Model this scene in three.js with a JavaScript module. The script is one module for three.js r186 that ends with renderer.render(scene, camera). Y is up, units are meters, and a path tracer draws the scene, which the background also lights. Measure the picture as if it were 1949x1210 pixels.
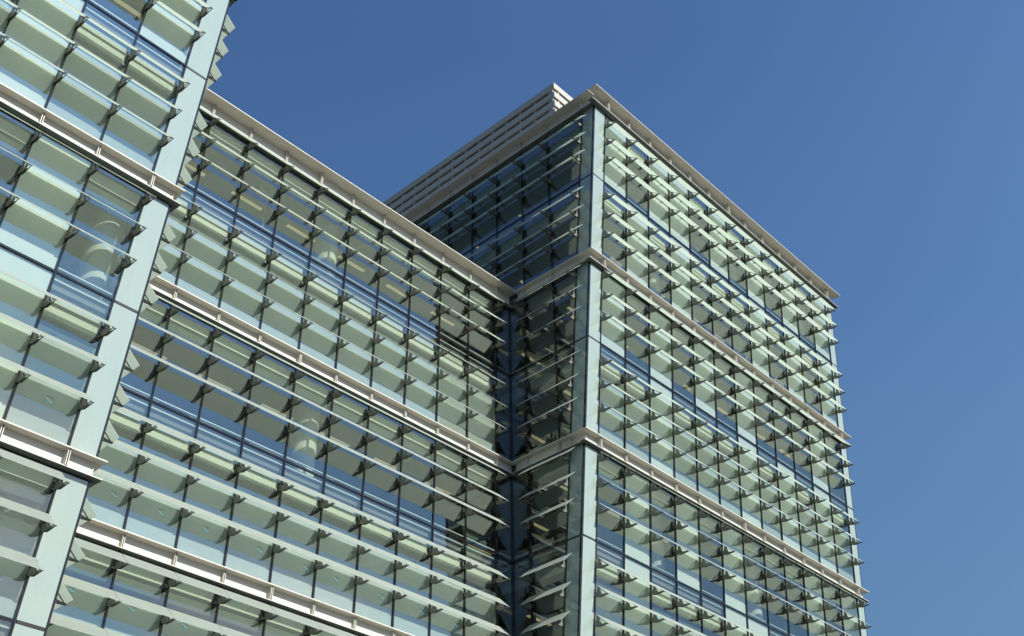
import * as THREE from 'three';
import { mergeGeometries } from 'three/addons/utils/BufferGeometryUtils.js';
import { FontLoader } from 'three/addons/loaders/FontLoader.js';
import { TextGeometry } from 'three/addons/geometries/TextGeometry.js';
import { ImprovedNoise } from 'three/addons/math/ImprovedNoise.js';

// ------------------------------------------------------------------ camera, sky, sun, exposure
const GROUND = 22;                              // ledge of the third storey pair lies 22 m above the ground
const scene = new THREE.Scene();
const camera = new THREE.PerspectiveCamera(2 * Math.atan(605 / 2150.8) * 180 / Math.PI, 1949 / 1210, 0.1, 2000);
{
  const yaw = 47.51 * Math.PI / 180, pitch = 36.832 * Math.PI / 180, roll = -0.829 * Math.PI / 180;
  const F = new THREE.Vector3(Math.sin(yaw) * Math.cos(pitch), Math.sin(pitch), -Math.cos(yaw) * Math.cos(pitch));
  const R = new THREE.Vector3(Math.cos(yaw), 0, Math.sin(yaw)), U = new THREE.Vector3().crossVectors(R, F);
  camera.position.set(-26.646, GROUND - 20.394, 24.531);
  camera.up.copy(R).multiplyScalar(-Math.sin(roll)).addScaledVector(U, Math.cos(roll));
  camera.lookAt(camera.position.clone().add(F));
}
const SUN = new THREE.Vector3(Math.sin(0.135) * Math.cos(0.665), Math.sin(0.665), Math.cos(0.135) * Math.cos(0.665));
const renderer = new THREE.WebGLRenderer({ antialias: true });
renderer.toneMapping = THREE.LinearToneMapping;
renderer.toneMappingExposure = 1.6;
renderer.shadowMap.enabled = true;
renderer.setSize(1024, 636);
{
  const w = 1024, h = 512, data = new Float32Array(w * h * 4), noise = new ImprovedNoise();
  const stops = [[-90, .05, .055, .06], [-2, .12, .14, .16], [0, .22, .35, .52], [10, .175, .32, .53], [20, .152, .298, .513], [35, .098, .208, .430], [50, .068, .148, .342], [90, .042, .095, .25]];
  const d = new THREE.Vector3();
  for (let j = 0; j < h; j++) for (let i = 0; i < w; i++) {
    const el = ((j + .5) / h - .5) * Math.PI, az = ((i + .5) / w - .5) * 2 * Math.PI;
    d.set(Math.cos(el) * Math.cos(az), Math.sin(el), Math.cos(el) * Math.sin(az));
    const e = el * 180 / Math.PI;
    let k = 0; while (k < stops.length - 2 && e > stops[k + 1][0]) k++;
    const t = (e - stops[k][0]) / (stops[k + 1][0] - stops[k][0]), g = Math.exp(-2.1 * Math.acos(Math.min(1, d.dot(SUN))));
    const c = [1, 2, 3].map((m) => stops[k][m] + (stops[k + 1][m] - stops[k][m]) * t);
    if (e > -2) { c[0] *= (1 + 14 * g) / 1.98; c[1] *= (1 + 10.8 * g) / 1.76; c[2] *= (1 + 8 * g) / 1.56; }
    for (let n = 0; n < 3; n++) c[n] *= 1.08 / 1.6;
    // a few thin clouds low over the side of the sky that the panes mirror
    if (e > 1) {
      const q = 2.2 / (d.y + .25); let f = 0, a = .5, s = 1;
      for (let o = 0; o < 5; o++) { f += a * noise.noise(d.x * q * s + 7.3, d.z * q * s + 1.7, o * 3.1); a *= .55; s *= 2.1; }
      const side = THREE.MathUtils.smoothstep(d.dot(new THREE.Vector3(.32, 0, .95)), .80, .93);
      const m = THREE.MathUtils.smoothstep(f, -.28, .22) * side * (1 - THREE.MathUtils.smoothstep(e, 22, 30)) * .85;
      for (let n = 0; n < 3; n++) c[n] += (.75 - c[n]) * m;
    }
    data.set([c[0], c[1], c[2], 1], (j * w + i) * 4);
  }
  const sky = new THREE.DataTexture(data, w, h, THREE.RGBAFormat, THREE.FloatType);
  sky.mapping = THREE.EquirectangularReflectionMapping; sky.magFilter = THREE.LinearFilter; sky.needsUpdate = true;
  scene.background = sky; scene.environment = sky;
}
const sun = new THREE.DirectionalLight(new THREE.Color(1, .955, .88), 5);
sun.position.copy(SUN).multiplyScalar(120); sun.castShadow = true; sun.shadow.mapSize.set(4096, 4096);
Object.assign(sun.shadow.camera, { left: -50, right: 50, top: 60, bottom: -40, near: 1, far: 300 });
scene.add(sun);

// ------------------------------------------------------------------ numbers of the facade grid
const H = 7.715, W = 1.5, STEP = H / 8, MID = 3.921;       // storey pair, bay, louvre spacing, transom
const D = 3.5, LEAN = .099, TW = 19.309, A1 = .701;        // tower: front plane, lean of the front, width, corner panel
const XL = -16.698, ZL = 3.584, LEANL = .108;              // left wing: its corner and its lean
const T2 = .819;                                           // middle wing: narrow pane in the inner corner
let seed = 7;
const rnd = () => (seed = (seed * 16807) % 2147483647) / 2147483647;

// ------------------------------------------------------------------ materials
function speckle(size, lo, hi, scale, salt, streak = 1) {
  const n = new ImprovedNoise(), px = new Uint8Array(size * size * 4);
  for (let y = 0; y < size; y++) for (let x = 0; x < size; x++) {
    const u = x / size, v = y / size; let f = 0, a = .55;
    for (let o = 0, s = scale; o < 5; o++, s *= 2, a *= .55) {
      // blended over the border so that the pattern tiles
      const q = (p, r) => n.noise(p * s, r * s / streak, salt + o * 5);
      f += a * ((q(u, v) * (1 - u) + q(u - 1, v) * u) * (1 - v) + (q(u, v - 1) * (1 - u) + q(u - 1, v - 1) * u) * v);
    }
    const g = Math.round(255 * Math.min(1, Math.max(0, lo + (hi - lo) * (f * .9 + .5))));
    px.set([g, g, g, 255], (y * size + x) * 4);
  }
  const t = new THREE.DataTexture(px, size, size); t.wrapS = t.wrapT = THREE.RepeatWrapping;
  t.magFilter = THREE.LinearFilter; t.minFilter = THREE.LinearMipmapLinearFilter; t.generateMipmaps = true; t.needsUpdate = true; return t;
}
const lin = (r, g, b) => new THREE.Color().setRGB(r, g, b);
const grime = speckle(256, .78, 1.14, 4, 1.3, .35), soft = speckle(256, .9, 1.05, 2, 9.1), rough = speckle(256, .55, 1.1, 6, 4.4);
const M = {
  steel: new THREE.MeshPhysicalMaterial({ color: lin(.51, .49, .42), roughness: .6, map: grime, clearcoat: .1, clearcoatRoughness: .4 }),
  dark: new THREE.MeshStandardMaterial({ color: lin(.014, .012, .012), roughness: .015 }),
  gasket: new THREE.MeshStandardMaterial({ color: lin(.012, .012, .013), roughness: .7 }),
  frame: new THREE.MeshStandardMaterial({ color: lin(.40, .43, .425), roughness: .5 }),
  bracket: new THREE.MeshStandardMaterial({ color: lin(.13, .135, .115), roughness: .5, metalness: 0, map: soft }),
  pane: new THREE.MeshPhysicalMaterial({ color: lin(.905, .945, .912), roughness: 0, transmission: 1, thickness: 0, ior: 1.9 }),
  mint: new THREE.MeshPhysicalMaterial({ color: lin(.275, .335, .295), roughness: .03, ior: 1.75, map: soft }),
  blade: new THREE.MeshPhysicalMaterial({ color: lin(.635, .685, .62), roughness: 1, transmission: .80, thickness: 0, ior: 1.5, specularIntensity: .12, map: soft }),
  blind: new THREE.MeshStandardMaterial({ color: lin(.47, .475, .435), roughness: .9, map: soft }),
  panel: new THREE.MeshStandardMaterial({ color: lin(.29, .305, .285), roughness: .8, map: soft }),
  cassette: new THREE.MeshStandardMaterial({ color: lin(.36, .37, .30), roughness: .7 }),
  ceiling: new THREE.MeshStandardMaterial({ color: lin(.15, .14, .125), roughness: .9, map: soft }),
  plaster: new THREE.MeshStandardMaterial({ color: lin(.29, .295, .265), roughness: .85, map: soft }),
  column: new THREE.MeshStandardMaterial({ color: lin(.37, .385, .345), roughness: .8, map: soft }),
  carpet: new THREE.MeshStandardMaterial({ color: lin(.14, .135, .13), roughness: .95, map: soft }),
  core: new THREE.MeshStandardMaterial({ color: lin(.16, .16, .155), roughness: .9, map: soft }),
  screen: new THREE.MeshStandardMaterial({ color: lin(.37, .352, .295), roughness: .5, map: grime }),
  lamp: new THREE.MeshStandardMaterial({ color: lin(.8, .76, .6), emissive: lin(1, .82, .42), emissiveIntensity: .19 }),
  paving: new THREE.MeshStandardMaterial({ color: lin(.07, .066, .055), roughness: .9, map: soft }),
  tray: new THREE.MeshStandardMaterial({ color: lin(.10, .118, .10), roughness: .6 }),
  ink: new THREE.MeshStandardMaterial({ color: lin(.02, .05, .08), roughness: .5 }),
};
function filmTexture(variant) {       // protective film with its printed marks: a blue square with a white wave, and worn grey lettering
  const c = document.createElement('canvas'); c.width = 512; c.height = 860;
  const g = c.getContext('2d'); g.fillStyle = 'rgb(145,148,149)'; g.fillRect(0, 0, 512, 860);
  for (let i = 0; i < 60; i++) { const v = 138 + Math.floor(rnd() * 22); g.fillStyle = `rgba(${v},${v + 8},${v + 2},.25)`; g.fillRect(rnd() * 512, rnd() * 860, 30 + rnd() * 200, 6 + rnd() * 90); }
  const logo = (x, y, s) => {
    g.fillStyle = 'rgb(52,84,110)'; g.fillRect(x, y, s, s * .2);
    g.fillStyle = 'rgb(66,150,190)'; g.fillRect(x, y + s * .28, s, s * .72);
    g.strokeStyle = 'rgb(225,235,235)'; g.lineWidth = s * .15; g.beginPath(); g.moveTo(x, y + s * .36); g.bezierCurveTo(x + s * .7, y + s * .36, x + s * .2, y + s * .78, x + s, y + s * .62); g.stroke();
  };
  const worn = (x, y, n) => { for (let i = 0; i < n; i++) { g.strokeStyle = `rgba(120,134,132,${.35 + rnd() * .4})`; g.lineWidth = 2.5; g.beginPath(); g.moveTo(x + i * 13, y); g.lineTo(x + i * 13 + 3 - rnd() * 6, y + 10 + rnd() * 9); g.stroke(); if (rnd() > .4) { g.beginPath(); g.moveTo(x + i * 13, y + 5 + rnd() * 8); g.lineTo(x + i * 13 + 10, y + 5 + rnd() * 8); g.stroke(); } } };
  const dx = variant * 46;
  logo(104 + dx, 30, 62); worn(60 + dx, 540, 8); logo(244 + dx, 522, 62); worn(90 + dx, 745, 5); worn(170 + dx, 760, 5); worn(300 - dx, 300, 4);
  const t = new THREE.CanvasTexture(c); t.colorSpace = THREE.SRGBColorSpace; return t;
}
const FILMS = [0, 1, 2, 3].map((v) => new THREE.MeshStandardMaterial({ map: filmTexture(v), roughness: .75 }));

// ------------------------------------------------------------------ helpers
const boxes = new Map();
function bx(w, h, d) { const k = [w, h, d].map((v) => v.toFixed(4)).join(); if (!boxes.has(k)) boxes.set(k, new THREE.BoxGeometry(w, h, d)); return boxes.get(k); }
const move = (g, x, y, z) => g.clone().translate(x, y, z);
function thing(name, label, category, x, z) {
  const o = new THREE.Group(); o.name = name; o.position.set(x, 0, z); o.userData = { label, category }; scene.add(o); return o;
}
const frameOf = (ox, oz, rot = 0, s = 0) => ({ ox, oz, rot, s, c: Math.cos(rot), n: Math.sin(rot), tilt: Math.atan(s) });
// u runs along the facade, y is the height over the third ledge, n the distance before the glass
const at = (f, u, y, n) => new THREE.Vector3(f.ox + u * f.c + (n + f.s * y) * f.n, y + GROUND, f.oz - u * f.n + (n + f.s * y) * f.c);
function part(name, g, m, parent, pos, rotY = 0, tilt = 0) {
  const o = new THREE.Mesh(g, m); o.name = name; o.castShadow = o.receiveShadow = true;
  o.rotation.order = 'YXZ'; o.rotation.set(tilt, rotY, 0); o.position.copy(pos).sub(parent.position); parent.add(o); return o;
}
const put = (name, g, m, parent, f, u, y, n, lean = true) => part(name, g, m, parent, at(f, u, y, n), f.rot, lean ? f.tilt : 0);
function sub(name, g, m, parent, x = 0, y = 0, z = 0) { const o = new THREE.Mesh(g, m); o.name = name; o.castShadow = o.receiveShadow = true; o.position.set(x, y, z); parent.add(o); return o; }
// solid between a four-cornered face and the same face pushed back
function slab4(q, back) {
  const b = q.map((p) => p.clone().add(back)), P = [], UV = [];
  const face = (a, c, d, e) => { for (const v of [a, c, d, a, d, e]) P.push(v.x, v.y, v.z); UV.push(0, 0, 1, 0, 1, 1, 0, 0, 1, 1, 0, 1); };
  face(q[0], q[1], q[2], q[3]); face(b[1], b[0], b[3], b[2]);
  for (let i = 0; i < 4; i++) { const j = (i + 1) % 4; face(b[i], b[j], q[j], q[i]); }
  const g = new THREE.BufferGeometry(); g.setAttribute('position', new THREE.Float32BufferAttribute(P, 3)); g.setAttribute('uv', new THREE.Float32BufferAttribute(UV, 2)); g.computeVertexNormals(); return g;
}

// ------------------------------------------------------------------ louvre blades and brackets
const bladeCache = new Map();
function bladeGeometry(len, over) {
  const k = len.toFixed(3) + '/' + over;
  if (!bladeCache.has(k)) bladeCache.set(k, new THREE.BoxGeometry(len - .03 + Math.abs(over), .012, .55).rotateX(.75).translate((len + over) / 2, .195, .352));
  return bladeCache.get(k);
}
const bracketGeometry = (() => {
  const s = new THREE.Shape([[.02, .03], [.12, -.008], [.22, -.038], [.40, -.03], [.565, -.019], [.572, .005], [.42, .016], [.30, .042], [.245, .17], [.2, .33], [.14, .358], [.135, .25], [.115, .16], [.02, .18]].map(([x, y]) => new THREE.Vector2(x, y)));
  const plate = new THREE.ExtrudeGeometry(s, { depth: .012, bevelEnabled: false }).rotateY(-Math.PI / 2);   // shape x -> +z, depth -> -x
  const bar = new THREE.BoxGeometry(.02, .02, .52).rotateX(.75).translate(0, .172, .342);
  const pin = new THREE.CylinderGeometry(.014, .014, .10, 8).rotateZ(Math.PI / 2).translate(0, -.006, .556);
  const rod = new THREE.CylinderGeometry(.012, .012, .10, 8).rotateZ(Math.PI / 2).translate(0, .335, .165);
  const flat = (g) => { const n = g.index ? g.toNonIndexed() : g; n.deleteAttribute('uv'); n.setAttribute('uv', new THREE.Float32BufferAttribute(new Float32Array(n.attributes.position.count * 2).fill(.3), 2)); return n; };
  return mergeGeometries([move(plate, -.022, 0, 0), move(plate, .034, 0, 0), bar, pin, rod].map(flat));
})();
// over: how far the blade runs on past its last bracket (or, negative, past its first)
function blade(b, f, u, len, y, last, over = 0) {
  const o = put('louvre_blade', bladeGeometry(len, over), M.blade, b, f, u, y, 0, false);
  o.rotation.x = (rnd() - .5) * .012;
  sub('bracket', bracketGeometry, M.bracket, o);
  if (last) sub('bracket', bracketGeometry, M.bracket, o, len, 0, 0);
}
const ROWS = [1, 2, 3, 5, 6, 7];

// ------------------------------------------------------------------ parts of a storey pair
function mullion(b, f, u, yb, h) {
  const k = 'mullion' + h.toFixed(3);
  if (!boxes.has(k)) boxes.set(k, mergeGeometries([move(bx(.046, h, .05), 0, h / 2, .012), move(bx(.045, h, .16), 0, h / 2, -.105)]));
  put('mullion', boxes.get(k), M.dark, b, f, u, yb, 0);
}
function pane(b, f, u0, u1, y0, y1, name = 'window_pane', m = M.pane) {
  const o = put(name, bx(u1 - u0 - .02, (y1 - y0) / Math.cos(f.tilt) - .02, .014), m, b, f, (u0 + u1) / 2, (y0 + y1) / 2, 0);
  if (m === M.pane) { o.rotation.x += (rnd() - .5) * .0035; o.rotation.y += (rnd() - .5) * .0045; }
  return o;
}
function transom(b, f, u0, u1, y) {
  put('transom', bx(u1 - u0 - .056, .06, .05), M.dark, b, f, (u0 + u1) / 2, y, .008);
  put('window_rail', bx(u1 - u0 - .06, .03, .05), M.frame, b, f, (u0 + u1) / 2, y + .19, -.09);
  put('window_rail', bx(u1 - u0 - .06, .03, .05), M.frame, b, f, (u0 + u1) / 2, y - .13, -.09);
}
// a steel channel: upper plate, fascia, lower plate
function ledge(b, f, u0, u1, y, o = {}) {
  const { up = .225, low = .18, h = .455, lift = 0, gap = .006, f0 = u0, f1 = u1 } = o, w = u1 - u0 - gap, c = (u0 + u1) / 2;
  put('ledge_plate', bx(w, .03, up + .03), M.steel, b, f, c, y + lift - .015, (up - .03) / 2, false);
  put('fascia', bx(f1 - f0 - gap, h - .055, .02), M.steel, b, f, (f0 + f1) / 2, y + lift - h / 2 - .002, -.012, false);
  put('ledge_lip', bx(w, .022, low + .03), M.steel, b, f, c, y + lift - h + .011, (low - .03) / 2, false);
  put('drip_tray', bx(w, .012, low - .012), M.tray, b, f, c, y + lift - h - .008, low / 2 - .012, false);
}
function stiffener(b, f, u, y, o = {}) {
  const { up = .225, low = .18, h = .455, lift = 0, splice = false } = o, d = splice ? Math.min(up, low) - .006 : Math.min(up, low) * .62;
  const k = 'stiff' + d.toFixed(3) + h;
  if (!boxes.has(k)) boxes.set(k, mergeGeometries([move(bx(.018, h - .06, d), -.024, 0, d / 2), move(bx(.018, h - .06, d), .024, 0, d / 2)]));
  put('stiffener', boxes.get(k), M.steel, b, f, u, y + lift - h / 2 - .003, 0, false);
}
// what stands behind the pane at the head of a storey
function head(b, f, u0, u1, top, shade) {
  put('bulkhead', bx(u1 - u0 - .1, .32, .02), M.cassette, b, f, (u0 + u1) / 2, top - .42, -.24);
  put('blind_cassette', bx(u1 - u0 - .16, .27, .10), M.cassette, b, f, (u0 + u1) / 2, top - .86 - shade, -.22);
}
function film(b, f, u0, u1, y0, y1, plain) { put(plain ? 'spandrel_panel' : 'protective_film', bx(u1 - u0 - .07, y1 - y0, .003), plain ? M.panel : FILMS[Math.floor(rnd() * 4)], b, f, (u0 + u1) / 2, (y0 + y1) / 2, -.035); }
function blind(b, f, u0, u1, y0, y1) { put('roller_blind', bx(u1 - u0 - .075, y1 - y0 - .05, .006), M.blind, b, f, (u0 + u1) / 2, (y0 + y1) / 2, -.03); }
function lamp(b, x, y, z, len = 1.25) { part('ceiling_light', bx(len, .03, .13), M.lamp, b, new THREE.Vector3(x, y + GROUND, z)); }
const block = (name, m, b, x0, x1, y0, y1, z0, z1) => part(name, new THREE.BoxGeometry(x1 - x0, y1 - y0, z1 - z0), m, b, new THREE.Vector3((x0 + x1) / 2, (y0 + y1) / 2 + GROUND, (z0 + z1) / 2));
function column(b, x, z, y0, y1, r = .42) { part('column', new THREE.CylinderGeometry(r, r, y1 - y0, 36), M.column, b, new THREE.Vector3(x, (y0 + y1) / 2 + GROUND, z)); }

// ================================================================== ground
{
  const g = new THREE.Mesh(new THREE.PlaneGeometry(900, 900).rotateX(-Math.PI / 2), M.paving); g.name = 'ground'; g.userData = { kind: 'structure' };
  g.receiveShadow = true; const uv = g.geometry.attributes.uv; for (let i = 0; i < uv.count; i++) uv.setXY(i, uv.getX(i) * 120, uv.getY(i) * 120); scene.add(g);
}

// ================================================================== tower
const tower = thing('office_tower', 'tall glazed corner tower with leaning sunlit front and shaded side, right of the inner corner', 'building', TW / 2, -4);
const FA = frameOf(0, D, 0, LEAN), FB = frameOf(0, 0, -Math.PI / 2, 0);
const front = (y) => D + LEAN * y;
const ROOF = { up: .404, low: .225, h: .651, lift: .58 };
// w = roller blind, g = clear, f = film
const PATTERN = { 15: 'ggwwgwgwgwgw'.replace(/^gg/, 'wg'), 11: 'gwgwggGwgwgw'.toLowerCase(), 7: 'wgwgwgwggggw'.replace('ggggw', 'gggwg'), 3: 'ffwfffwfwfwf', 0: 'gwgwgwgggwgw', '-4': 'fwffgwwfwfff' };
{
  const b = tower;
  for (const yb of [-H, 0, H]) {
    const top = yb === H, opt = top ? ROOF : {}, yTop = yb + H, y2 = top ? yTop + ROOF.lift - ROOF.h : yTop - .455, dy = .05;
    const low = yb === H ? '11' : yb === 0 ? '3' : '-4', upp = yb === H ? '15' : yb === 0 ? '7' : '0';
    // sunlit front
    for (let k = 0; k <= 12; k++) {
      const u = A1 + k * W;
      mullion(b, FA, u, yb, y2 - yb); stiffener(b, FA, u, yTop, { ...opt, splice: k === 0 || k === 6 || k === 12 });
      if (k === 12) break;
      pane(b, FA, u, u + W, yb, yb + MID); pane(b, FA, u, u + W, yb + MID, y2); transom(b, FA, u, u + W, yb + MID); ledge(b, FA, u, u + W, yTop, opt);
      for (const j of ROWS) blade(b, FA, u, W, yb + j * STEP + dy, k === 11);
      [[low, yb, yb + MID], [upp, yb + MID, y2]].forEach(([row, ya, yz]) => {
        const kind = PATTERN[row][k];
        if (kind === 'w') blind(b, FA, u, u + W, ya, yz); else { head(b, FA, u, u + W, yz + (row === upp ? .2 : 0), 0); if (kind === 'f') film(b, FA, u, u + W, ya + .04, yz - 1.35, yb > -H); }
      });
    }
    for (const [u0, u1] of [[0.03, A1], [A1 + 12 * W, TW - .03]]) for (const [ya, yz] of [[yb, yb + MID - .03], [yb + MID + .03, y2]]) pane(b, FA, u0, u1, ya, yz, 'corner_panel', M.mint);
    for (const u of [A1 / 2, TW - A1 / 2]) put('transom', bx(A1 - .1, .06, .03), M.gasket, b, FA, u, yb + MID, -.004);
    ledge(b, FA, -(opt.up || .225), A1, yTop, { ...opt, f0: 0 }); ledge(b, FA, A1 + 12 * W, TW + (opt.up || .225), yTop, { ...opt, f1: TW });
    put('corner_post', bx(.07, y2 - yb, .07), M.dark, b, FA, .0, (yb + y2) / 2, -.032); put('corner_post', bx(.07, y2 - yb, .07), M.dark, b, FA, TW, (yb + y2) / 2, -.032);
    put('soffit_strip', bx(TW - .1, .05, .06), M.gasket, b, FA, TW / 2, y2 - .03, -.02, false);

    // shaded side: upright grid, last bay and corner panel follow the leaning front
    const e = (y) => front(y) - .67;
    const lines = top ? [-5, -4, -3, -2, -1, 0, 1].map((k) => .814 + W * k) : yb === 0 ? [.814, 2.314] : [.814];
    const P = (z, y, n = 0) => at(FB, z, y, n).sub(b.position), back = new THREE.Vector3(.014, 0, 0);
    const first = top ? -11 : 0;
    const cuts = [first, ...lines];
    for (const [ya, yz] of [[yb, yb + MID], [yb + MID, y2]]) {
      for (let i = 0; i + 1 < cuts.length; i++) pane(b, FB, cuts[i], cuts[i + 1], ya, yz);
      const z0 = cuts[cuts.length - 1], g = .02;
      const quad = (a, c, d2, e2, n) => [P(a, ya + g, n), P(c, ya + g, n), P(d2, yz - g, n), P(e2, yz - g, n)];
      part('window_pane', slab4(quad(z0 + g, e(ya) - g, e(yz) - g, z0 + g, 0), back), M.pane, b, b.position);
      part('corner_panel', slab4(quad(e(ya) + g, front(ya) - .05, front(yz) - .05, e(yz) + g, 0), back.clone().multiplyScalar(2)), M.mint, b, b.position);
    }
    for (const z of lines) mullion(b, FB, z, yb, y2 - yb);
    part('mullion', slab4([P(e(yb) - .028, yb, .03), P(e(yb) + .028, yb, .03), P(e(y2) + .028, y2, .03), P(e(y2) - .028, y2, .03)], new THREE.Vector3(.2, 0, 0)), M.dark, b, b.position);
    for (let i = 0; i < cuts.length; i++) { const z0 = cuts[i], z1 = i + 1 < cuts.length ? cuts[i + 1] : e(yb + MID); transom(b, FB, z0, z1, yb + MID); }
    put('transom', bx(.58, .06, .03), M.gasket, b, FB, front(yb + MID) - .35, yb + MID, -.004);
    for (const j of ROWS) { const y = yb + j * STEP + dy; for (let i = 0; i < lines.length; i++) { const z0 = lines[i], z1 = i + 1 < lines.length ? lines[i + 1] : e(y) + .03; const end = i === lines.length - 1; blade(b, FB, z0, z1 - z0, y, end, end ? .4 : 0); } }
    // ledge on the shaded side
    const zEnd = front(yTop), zBeg = top ? -11 : yb === 0 ? .45 : .225, stops = [zBeg, ...(top ? lines : yb === 0 ? [.814, 2.314] : [.814, 2.314]), zEnd - .67, zEnd + (top ? 0 : 0)];
    for (let i = 0; i + 1 < stops.length; i++) ledge(b, FB, stops[i], stops[i + 1], yTop, opt);
    for (const z of stops.slice(1, -1)) stiffener(b, FB, z, yTop, { ...opt, splice: z === stops[4] && top });
    if (yb === -H) { for (let k = 0; k < 12; k++) ledge(b, FA, A1 + k * W, A1 + (k + 1) * W, yb); ledge(b, FA, -.225, A1, yb); ledge(b, FA, A1 + 12 * W, TW + .225, yb); }
  }
  // inside
  for (let n = 0; n <= 6; n++) {
    const pair = Math.floor(n / 2) - 1, y = n === 6 ? 2 * H + .1 : pair * H + (n % 2) * MID;
    block('floor_slab', M.carpet, b, .12, TW - .12, y - .34, y - .02, -12, front(y) - .16);
    if (n === 0) continue;
    const c = y - .78;
    block('ceiling', M.ceiling, b, .45, TW - .45, c, c + .03, -11.5, front(c) - .42);
    block('bulkhead', M.plaster, b, .42, TW - .42, c - .02, y - .345, front(c) - .419, front(c) - .40); block('bulkhead', M.plaster, b, .40, .419, c - .02, y - .345, -11, front(c) - .43);
    for (let k = 0; k < 7; k++) lamp(b, 1.9 + k * 2.6, c - .016, front(c) - 2.2);
    lamp(b, 1.4, c - .016, front(c) - 1.3, .9); lamp(b, 3, c - .016, -1.5); lamp(b, 3, c - .016, -4.5);
    block('inner_wall', M.core, b, 5, 15, y - 3.86, c - .005, -11, -2.5);
    for (const x of [5.2, 11.6, 17.6]) column(b, x, front(c) - 1.2, y - 3.86, c - .005);
  }
  block('rear_wall', M.mint, b, .15, TW - .15, -H, 2 * H + .4, -12.3, -12.02);
  for (let n = 0; n < 6; n++) { const y = (n - 2) * H / 2; block('end_wall', M.mint, b, TW - .10, TW - .01, y, y + H / 2 - .01, -12, front(y) - .08); }
  block('roof_deck', M.carpet, b, .03, TW - .03, 2 * H + .12, 2 * H + .3, -12, front(2 * H) - .05);
  block('podium', M.mint, b, .1, TW - .1, -GROUND, -H - .47, -12.2, front(-H) - .9);
}

// ================================================================== middle wing
const wing = thing('office_wing', 'long glazed middle wing with sunlit louvre rows, set back between the two projecting blocks', 'building', -12, -4);
const FM = frameOf(0, 0, 0, 0);
const ROOF2 = { up: .45, low: .17, h: .63, lift: .10 };
const LEFTMOST = 12;
{
  const b = wing, X = (k) => -T2 - k * W;
  for (const yb of [-2 * H, -H, 0]) {
    const top = yb === 0, opt = top ? ROOF2 : {}, yTop = yb + H, y2 = top ? yTop + ROOF2.lift - ROOF2.h : yTop - .455;
    for (let k = 0; k <= LEFTMOST; k++) {
      mullion(b, FM, X(k), yb, y2 - yb); stiffener(b, FM, X(k), yTop, { ...opt, splice: k === 6 });
      if (k === LEFTMOST) break;
      const u0 = X(k + 1), u1 = X(k);
      pane(b, FM, u0, u1, yb, yb + MID); pane(b, FM, u0, u1, yb + MID, y2); transom(b, FM, u0, u1, yb + MID); ledge(b, FM, u0, u1, yTop, opt);
      for (const j of ROWS) if (yb > -2 * H || j > 4) blade(b, FM, u0, W, yb + j * STEP, k === 0);
      head(b, FM, u0, u1, yb + MID, 0); head(b, FM, u0, u1, y2 + .2, 0); film(b, FM, u0, u1, yb + .04, yb + MID - 1.35, yb === 0); if (yb < -H - 1) film(b, FM, u0, u1, yb + MID + .04, y2 - 1.15);
    }
    for (const [ya, yz] of [[yb, yb + MID], [yb + MID, y2]]) pane(b, FM, -T2, -.02, ya, yz);
    transom(b, FM, -T2, -.01, yb + MID); ledge(b, FM, -T2, 0, yTop, opt);
    put('corner_post', bx(.06, y2 - yb, .06), M.dark, b, FM, -.03, (yb + y2) / 2, .02, false);
    put('soffit_strip', bx(LEFTMOST * W + T2 - .1, .05, .06), M.gasket, b, FM, -(LEFTMOST * W + T2) / 2, y2 - .03, -.02, false);
  }
  for (let n = 0; n <= 6; n++) {
    const y = n === 6 ? H - .05 : (Math.floor(n / 2) - 2) * H + (n % 2) * MID;
    block('floor_slab', M.carpet, b, -20, -.14, y - .34, y - .02, -9, -.16);
    if (n === 0) continue;
    const c = y - .78;
    block('ceiling', M.ceiling, b, -20, -.3, c, c + .03, -8.8, -.42); block('bulkhead', M.plaster, b, -20, -.3, c - .02, y - .345, -.419, -.40);
    for (let k = 0; k < 8; k++) { lamp(b, -1.7 - k * 2.4, c - .016, -2.1); lamp(b, -2.9 - k * 2.4, c - .016, -4.4); }
    block('inner_wall', M.core, b, -20, -.3, y - 3.86, c - .005, -8.9, -7.4);
    for (const x of [-8.3, -15.8]) column(b, x, -1.3, y - 3.86, c - .005);
  }
  const font = await new FontLoader().loadAsync('fonts/droid/droid_sans_bold.typeface.json');
  put('lettering', new TextGeometry('econ', { font, size: .17, depth: .002, curveSegments: 5 }), M.ink, b, FM, -.69, 1.99, .0085);
  block('roof_deck', M.carpet, b, -20, -.03, H - .04, H + .02, -9, -.05);
  block('rear_wall', M.mint, b, -20, -.05, -2 * H, H, -9.3, -9.05);
  block('podium', M.mint, b, -20, -.2, -GROUND, -2 * H - .5, -9.2, -.6);
}

// ================================================================== small box hung in the top storey of the middle wing
{
  const t = thing('projector', 'small pale box hung below the ceiling behind the top panes of the middle wing', 'projector', -11.28, -1.2);
  t.position.y = GROUND + 6.0;
  block('case', M.column, t, -11.5, -11.05, 6.62, 6.8, -1.35, -1.05);
  block('drop_rod', M.frame, t, -11.29, -11.26, 6.805, 6.875, -1.215, -1.185);
  block('cord', M.cassette, t, -11.075, -11.055, 5.25, 6.615, -1.21, -1.19);
}

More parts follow.
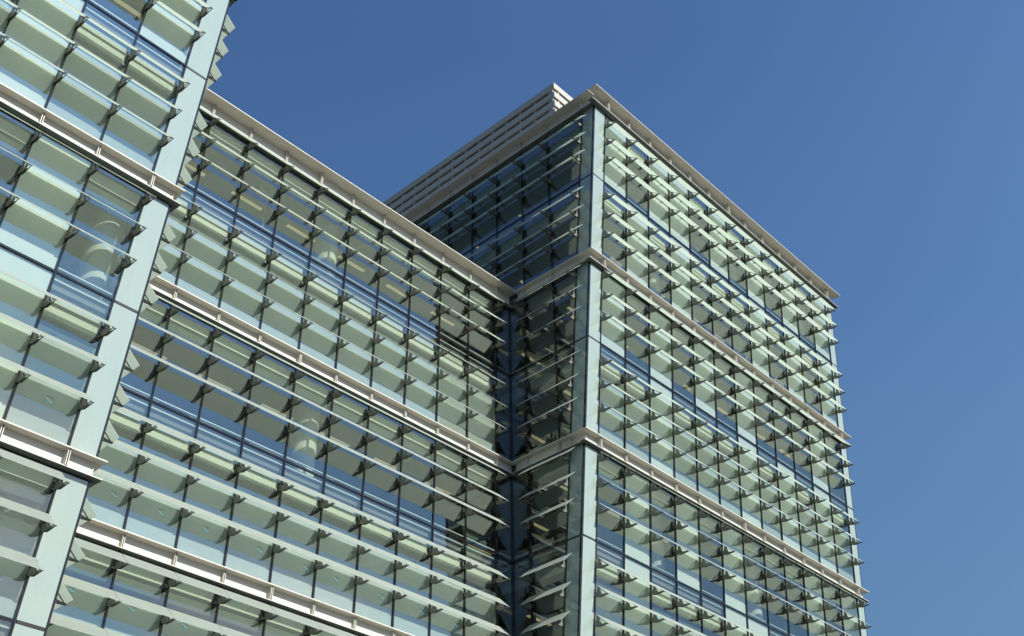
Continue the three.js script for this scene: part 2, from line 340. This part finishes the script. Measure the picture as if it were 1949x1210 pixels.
// ================================================================== left wing
const near = thing('office_wing_001', 'nearest glazed block at the left edge with a pale corner strip and leaning front', 'building', XL - 4, -2);
{
  const b = near, FL = frameOf(XL, ZL, 0, LEANL), FR = frameOf(XL, 0, Math.PI / 2, 0), f0 = (y) => ZL + LEANL * y, N = 4;
  const pat = (yb, upper, k) => (yb === 0 ? (upper ? 'wgwg' : 'ffwf') : yb === -H ? (upper ? 'gwgw' : 'fwff') : (upper ? 'fwfw' : 'ffff'))[k];
  for (const yb of [-2 * H, -H, 0]) {
    const yTop = yb + H, y2 = yTop - .455, X = (k) => -.703 - k * W, opt = { up: .2, low: .185 };
    for (let k = 0; k <= N; k++) {
      mullion(b, FL, X(k), yb, y2 - yb); stiffener(b, FL, X(k), yTop, { ...opt, splice: k === 0 });
      if (k === N) break;
      const u0 = X(k + 1), u1 = X(k);
      pane(b, FL, u0, u1, yb, yb + MID); pane(b, FL, u0, u1, yb + MID, y2); transom(b, FL, u0, u1, yb + MID); ledge(b, FL, u0, u1, yTop, opt);
      for (const j of ROWS) blade(b, FL, u0, W, yb + j * STEP, k === 0);
      for (const upper of [false, true]) {
        const ya = upper ? yb + MID : yb, yz = upper ? y2 : yb + MID, kind = pat(yb, upper, k);
        if (kind === 'w') blind(b, FL, u0, u1, ya, yz); else { head(b, FL, u0, u1, yz + (upper ? .2 : 0), 0); if (kind === 'f') film(b, FL, u0, u1, ya + .04, yz - 1.35, yb === 0); }
      }
    }
    for (const [ya, yz] of [[yb, yb + MID - .03], [yb + MID + .03, y2]]) pane(b, FL, -.703, -.03, ya, yz, 'corner_panel', M.mint);
    put('transom', bx(.6, .06, .03), M.gasket, b, FL, -.35, yb + MID, -.004);
    ledge(b, FL, -.703, .19, yTop, { ...opt, f1: 0 });
    put('corner_post', bx(.06, y2 - yb, .09), M.dark, b, FL, -.01, (yb + y2) / 2, -.042);
    put('soffit_strip', bx(N * W + .6, .05, .06), M.gasket, b, FL, -(N * W + .7) / 2, y2 - .03, -.02, false);
    // return side towards the middle wing
    const P = (z, y) => new THREE.Vector3(XL, y + GROUND, z).sub(b.position), e = (y) => f0(y) - .70, back = new THREE.Vector3(-.014, 0, 0);
    for (const [ya, yz] of [[yb, yb + MID], [yb + MID, y2]]) {
      part('window_pane', slab4([P(e(ya) - .02, ya + .02), P(.05, ya + .02), P(.05, yz - .02), P(e(yz) - .02, yz - .02)], back), M.pane, b, b.position);
      part('corner_panel', slab4([P(f0(ya) - .06, ya + .02), P(e(ya) + .02, ya + .02), P(e(yz) + .02, yz - .02), P(f0(yz) - .06, yz - .02)], back.clone().multiplyScalar(2)), M.mint, b, b.position);
    }
    part('mullion', slab4([P(e(yb) + .03, yb), P(e(yb) - .03, yb), P(e(y2) - .03, y2), P(e(y2) + .03, y2)].map((v) => v.add(new THREE.Vector3(.03, 0, 0))), new THREE.Vector3(-.2, 0, 0)), M.dark, b, b.position);
    ledge(b, FR, -f0(yTop) + .0, -.46, yTop, opt);
    for (const j of ROWS) { const y = yb + j * STEP, z1 = e(y), z0 = .75; blade(b, FR, -z1, z1 - z0, y, true, -.32); }
  }
  for (let n = 0; n <= 6; n++) {
    const y = n === 6 ? H : (Math.floor(n / 2) - 2) * H + (n % 2) * MID;
    block('floor_slab', M.carpet, b, XL - 8, XL - .12, y - .34, y - .02, -9, f0(y) - .16);
    if (n === 0) continue;
    const c = y - .78;
    block('ceiling', M.ceiling, b, XL - 8, XL - .45, c, c + .03, -8.5, f0(c) - .42); block('bulkhead', M.plaster, b, XL - 8, XL - .42, c - .02, y - .345, f0(c) - .419, f0(c) - .40);
    for (let k = 0; k < 3; k++) lamp(b, XL - 2 - k * 2.4, c - .016, f0(c) - 2.2);
    block('inner_wall', M.core, b, XL - 8, XL - 3, y - 3.86, c - .005, -8, -4);
    column(b, XL - .95, f0(c) - 1.15, y - 3.86, c - .005);
  }
  block('upper_storeys', M.mint, b, XL - 8, XL - .05, H + .03, 2 * H, -9, f0(H));
  block('end_wall', M.mint, b, XL - 8.2, XL - 8.02, -2 * H, H, -9, f0(-2 * H) - .1);
  block('podium', M.mint, b, XL - 8, XL - .2, -GROUND, -2 * H - .5, -9, f0(-2 * H) - .6);
}

// ================================================================== plant screen on the tower roof
const screen = thing('plant_screen', 'slatted pale metal plant screen standing on the tower roof', 'screen', 9, -5);
screen.position.y = GROUND + 2 * H + .3;
{
  const b = screen, x0 = .8, x1 = 17, z1 = 2.22, z0 = -11;
  for (let i = 0; i < 6; i++) {
    const y = 19.62 - i * .575;
    block('slat', M.screen, b, x0, x0 + .10, y - .36, y, z0, z1); block('slat', M.screen, b, x0 + .105, x1, y - .36, y, z1 - .10, z1);
  }
  for (let k = 0; k < 15; k++) block('post', M.screen, b, x0 + .04, x0 + .14, 16.0, 19.5, z1 - .35 - k * .905 - .04, z1 - .35 - k * .905 + .04);
  for (let k = 0; k < 17; k++) block('post', M.screen, b, x0 + .35 + k * .905 - .04, x0 + .35 + k * .905 + .04, 16.0, 19.5, z1 - .14, z1 - .04);
  block('post', M.screen, b, x0 + .005, x0 + .24, 15.75, 19.55, z1 - .24, z1 - .105);
  block('cap', M.screen, b, x0 + .105, x0 + .32, 19.50, 19.55, z0, z1 - .11);
  block('backing', M.core, b, x0 + .25, x0 + .3, 15.75, 19.5, z0, z1 - .3); block('backing', M.core, b, x0 + .3, x1, 15.75, 19.5, z1 - .3, z1 - .25);
}
renderer.render(scene, camera);
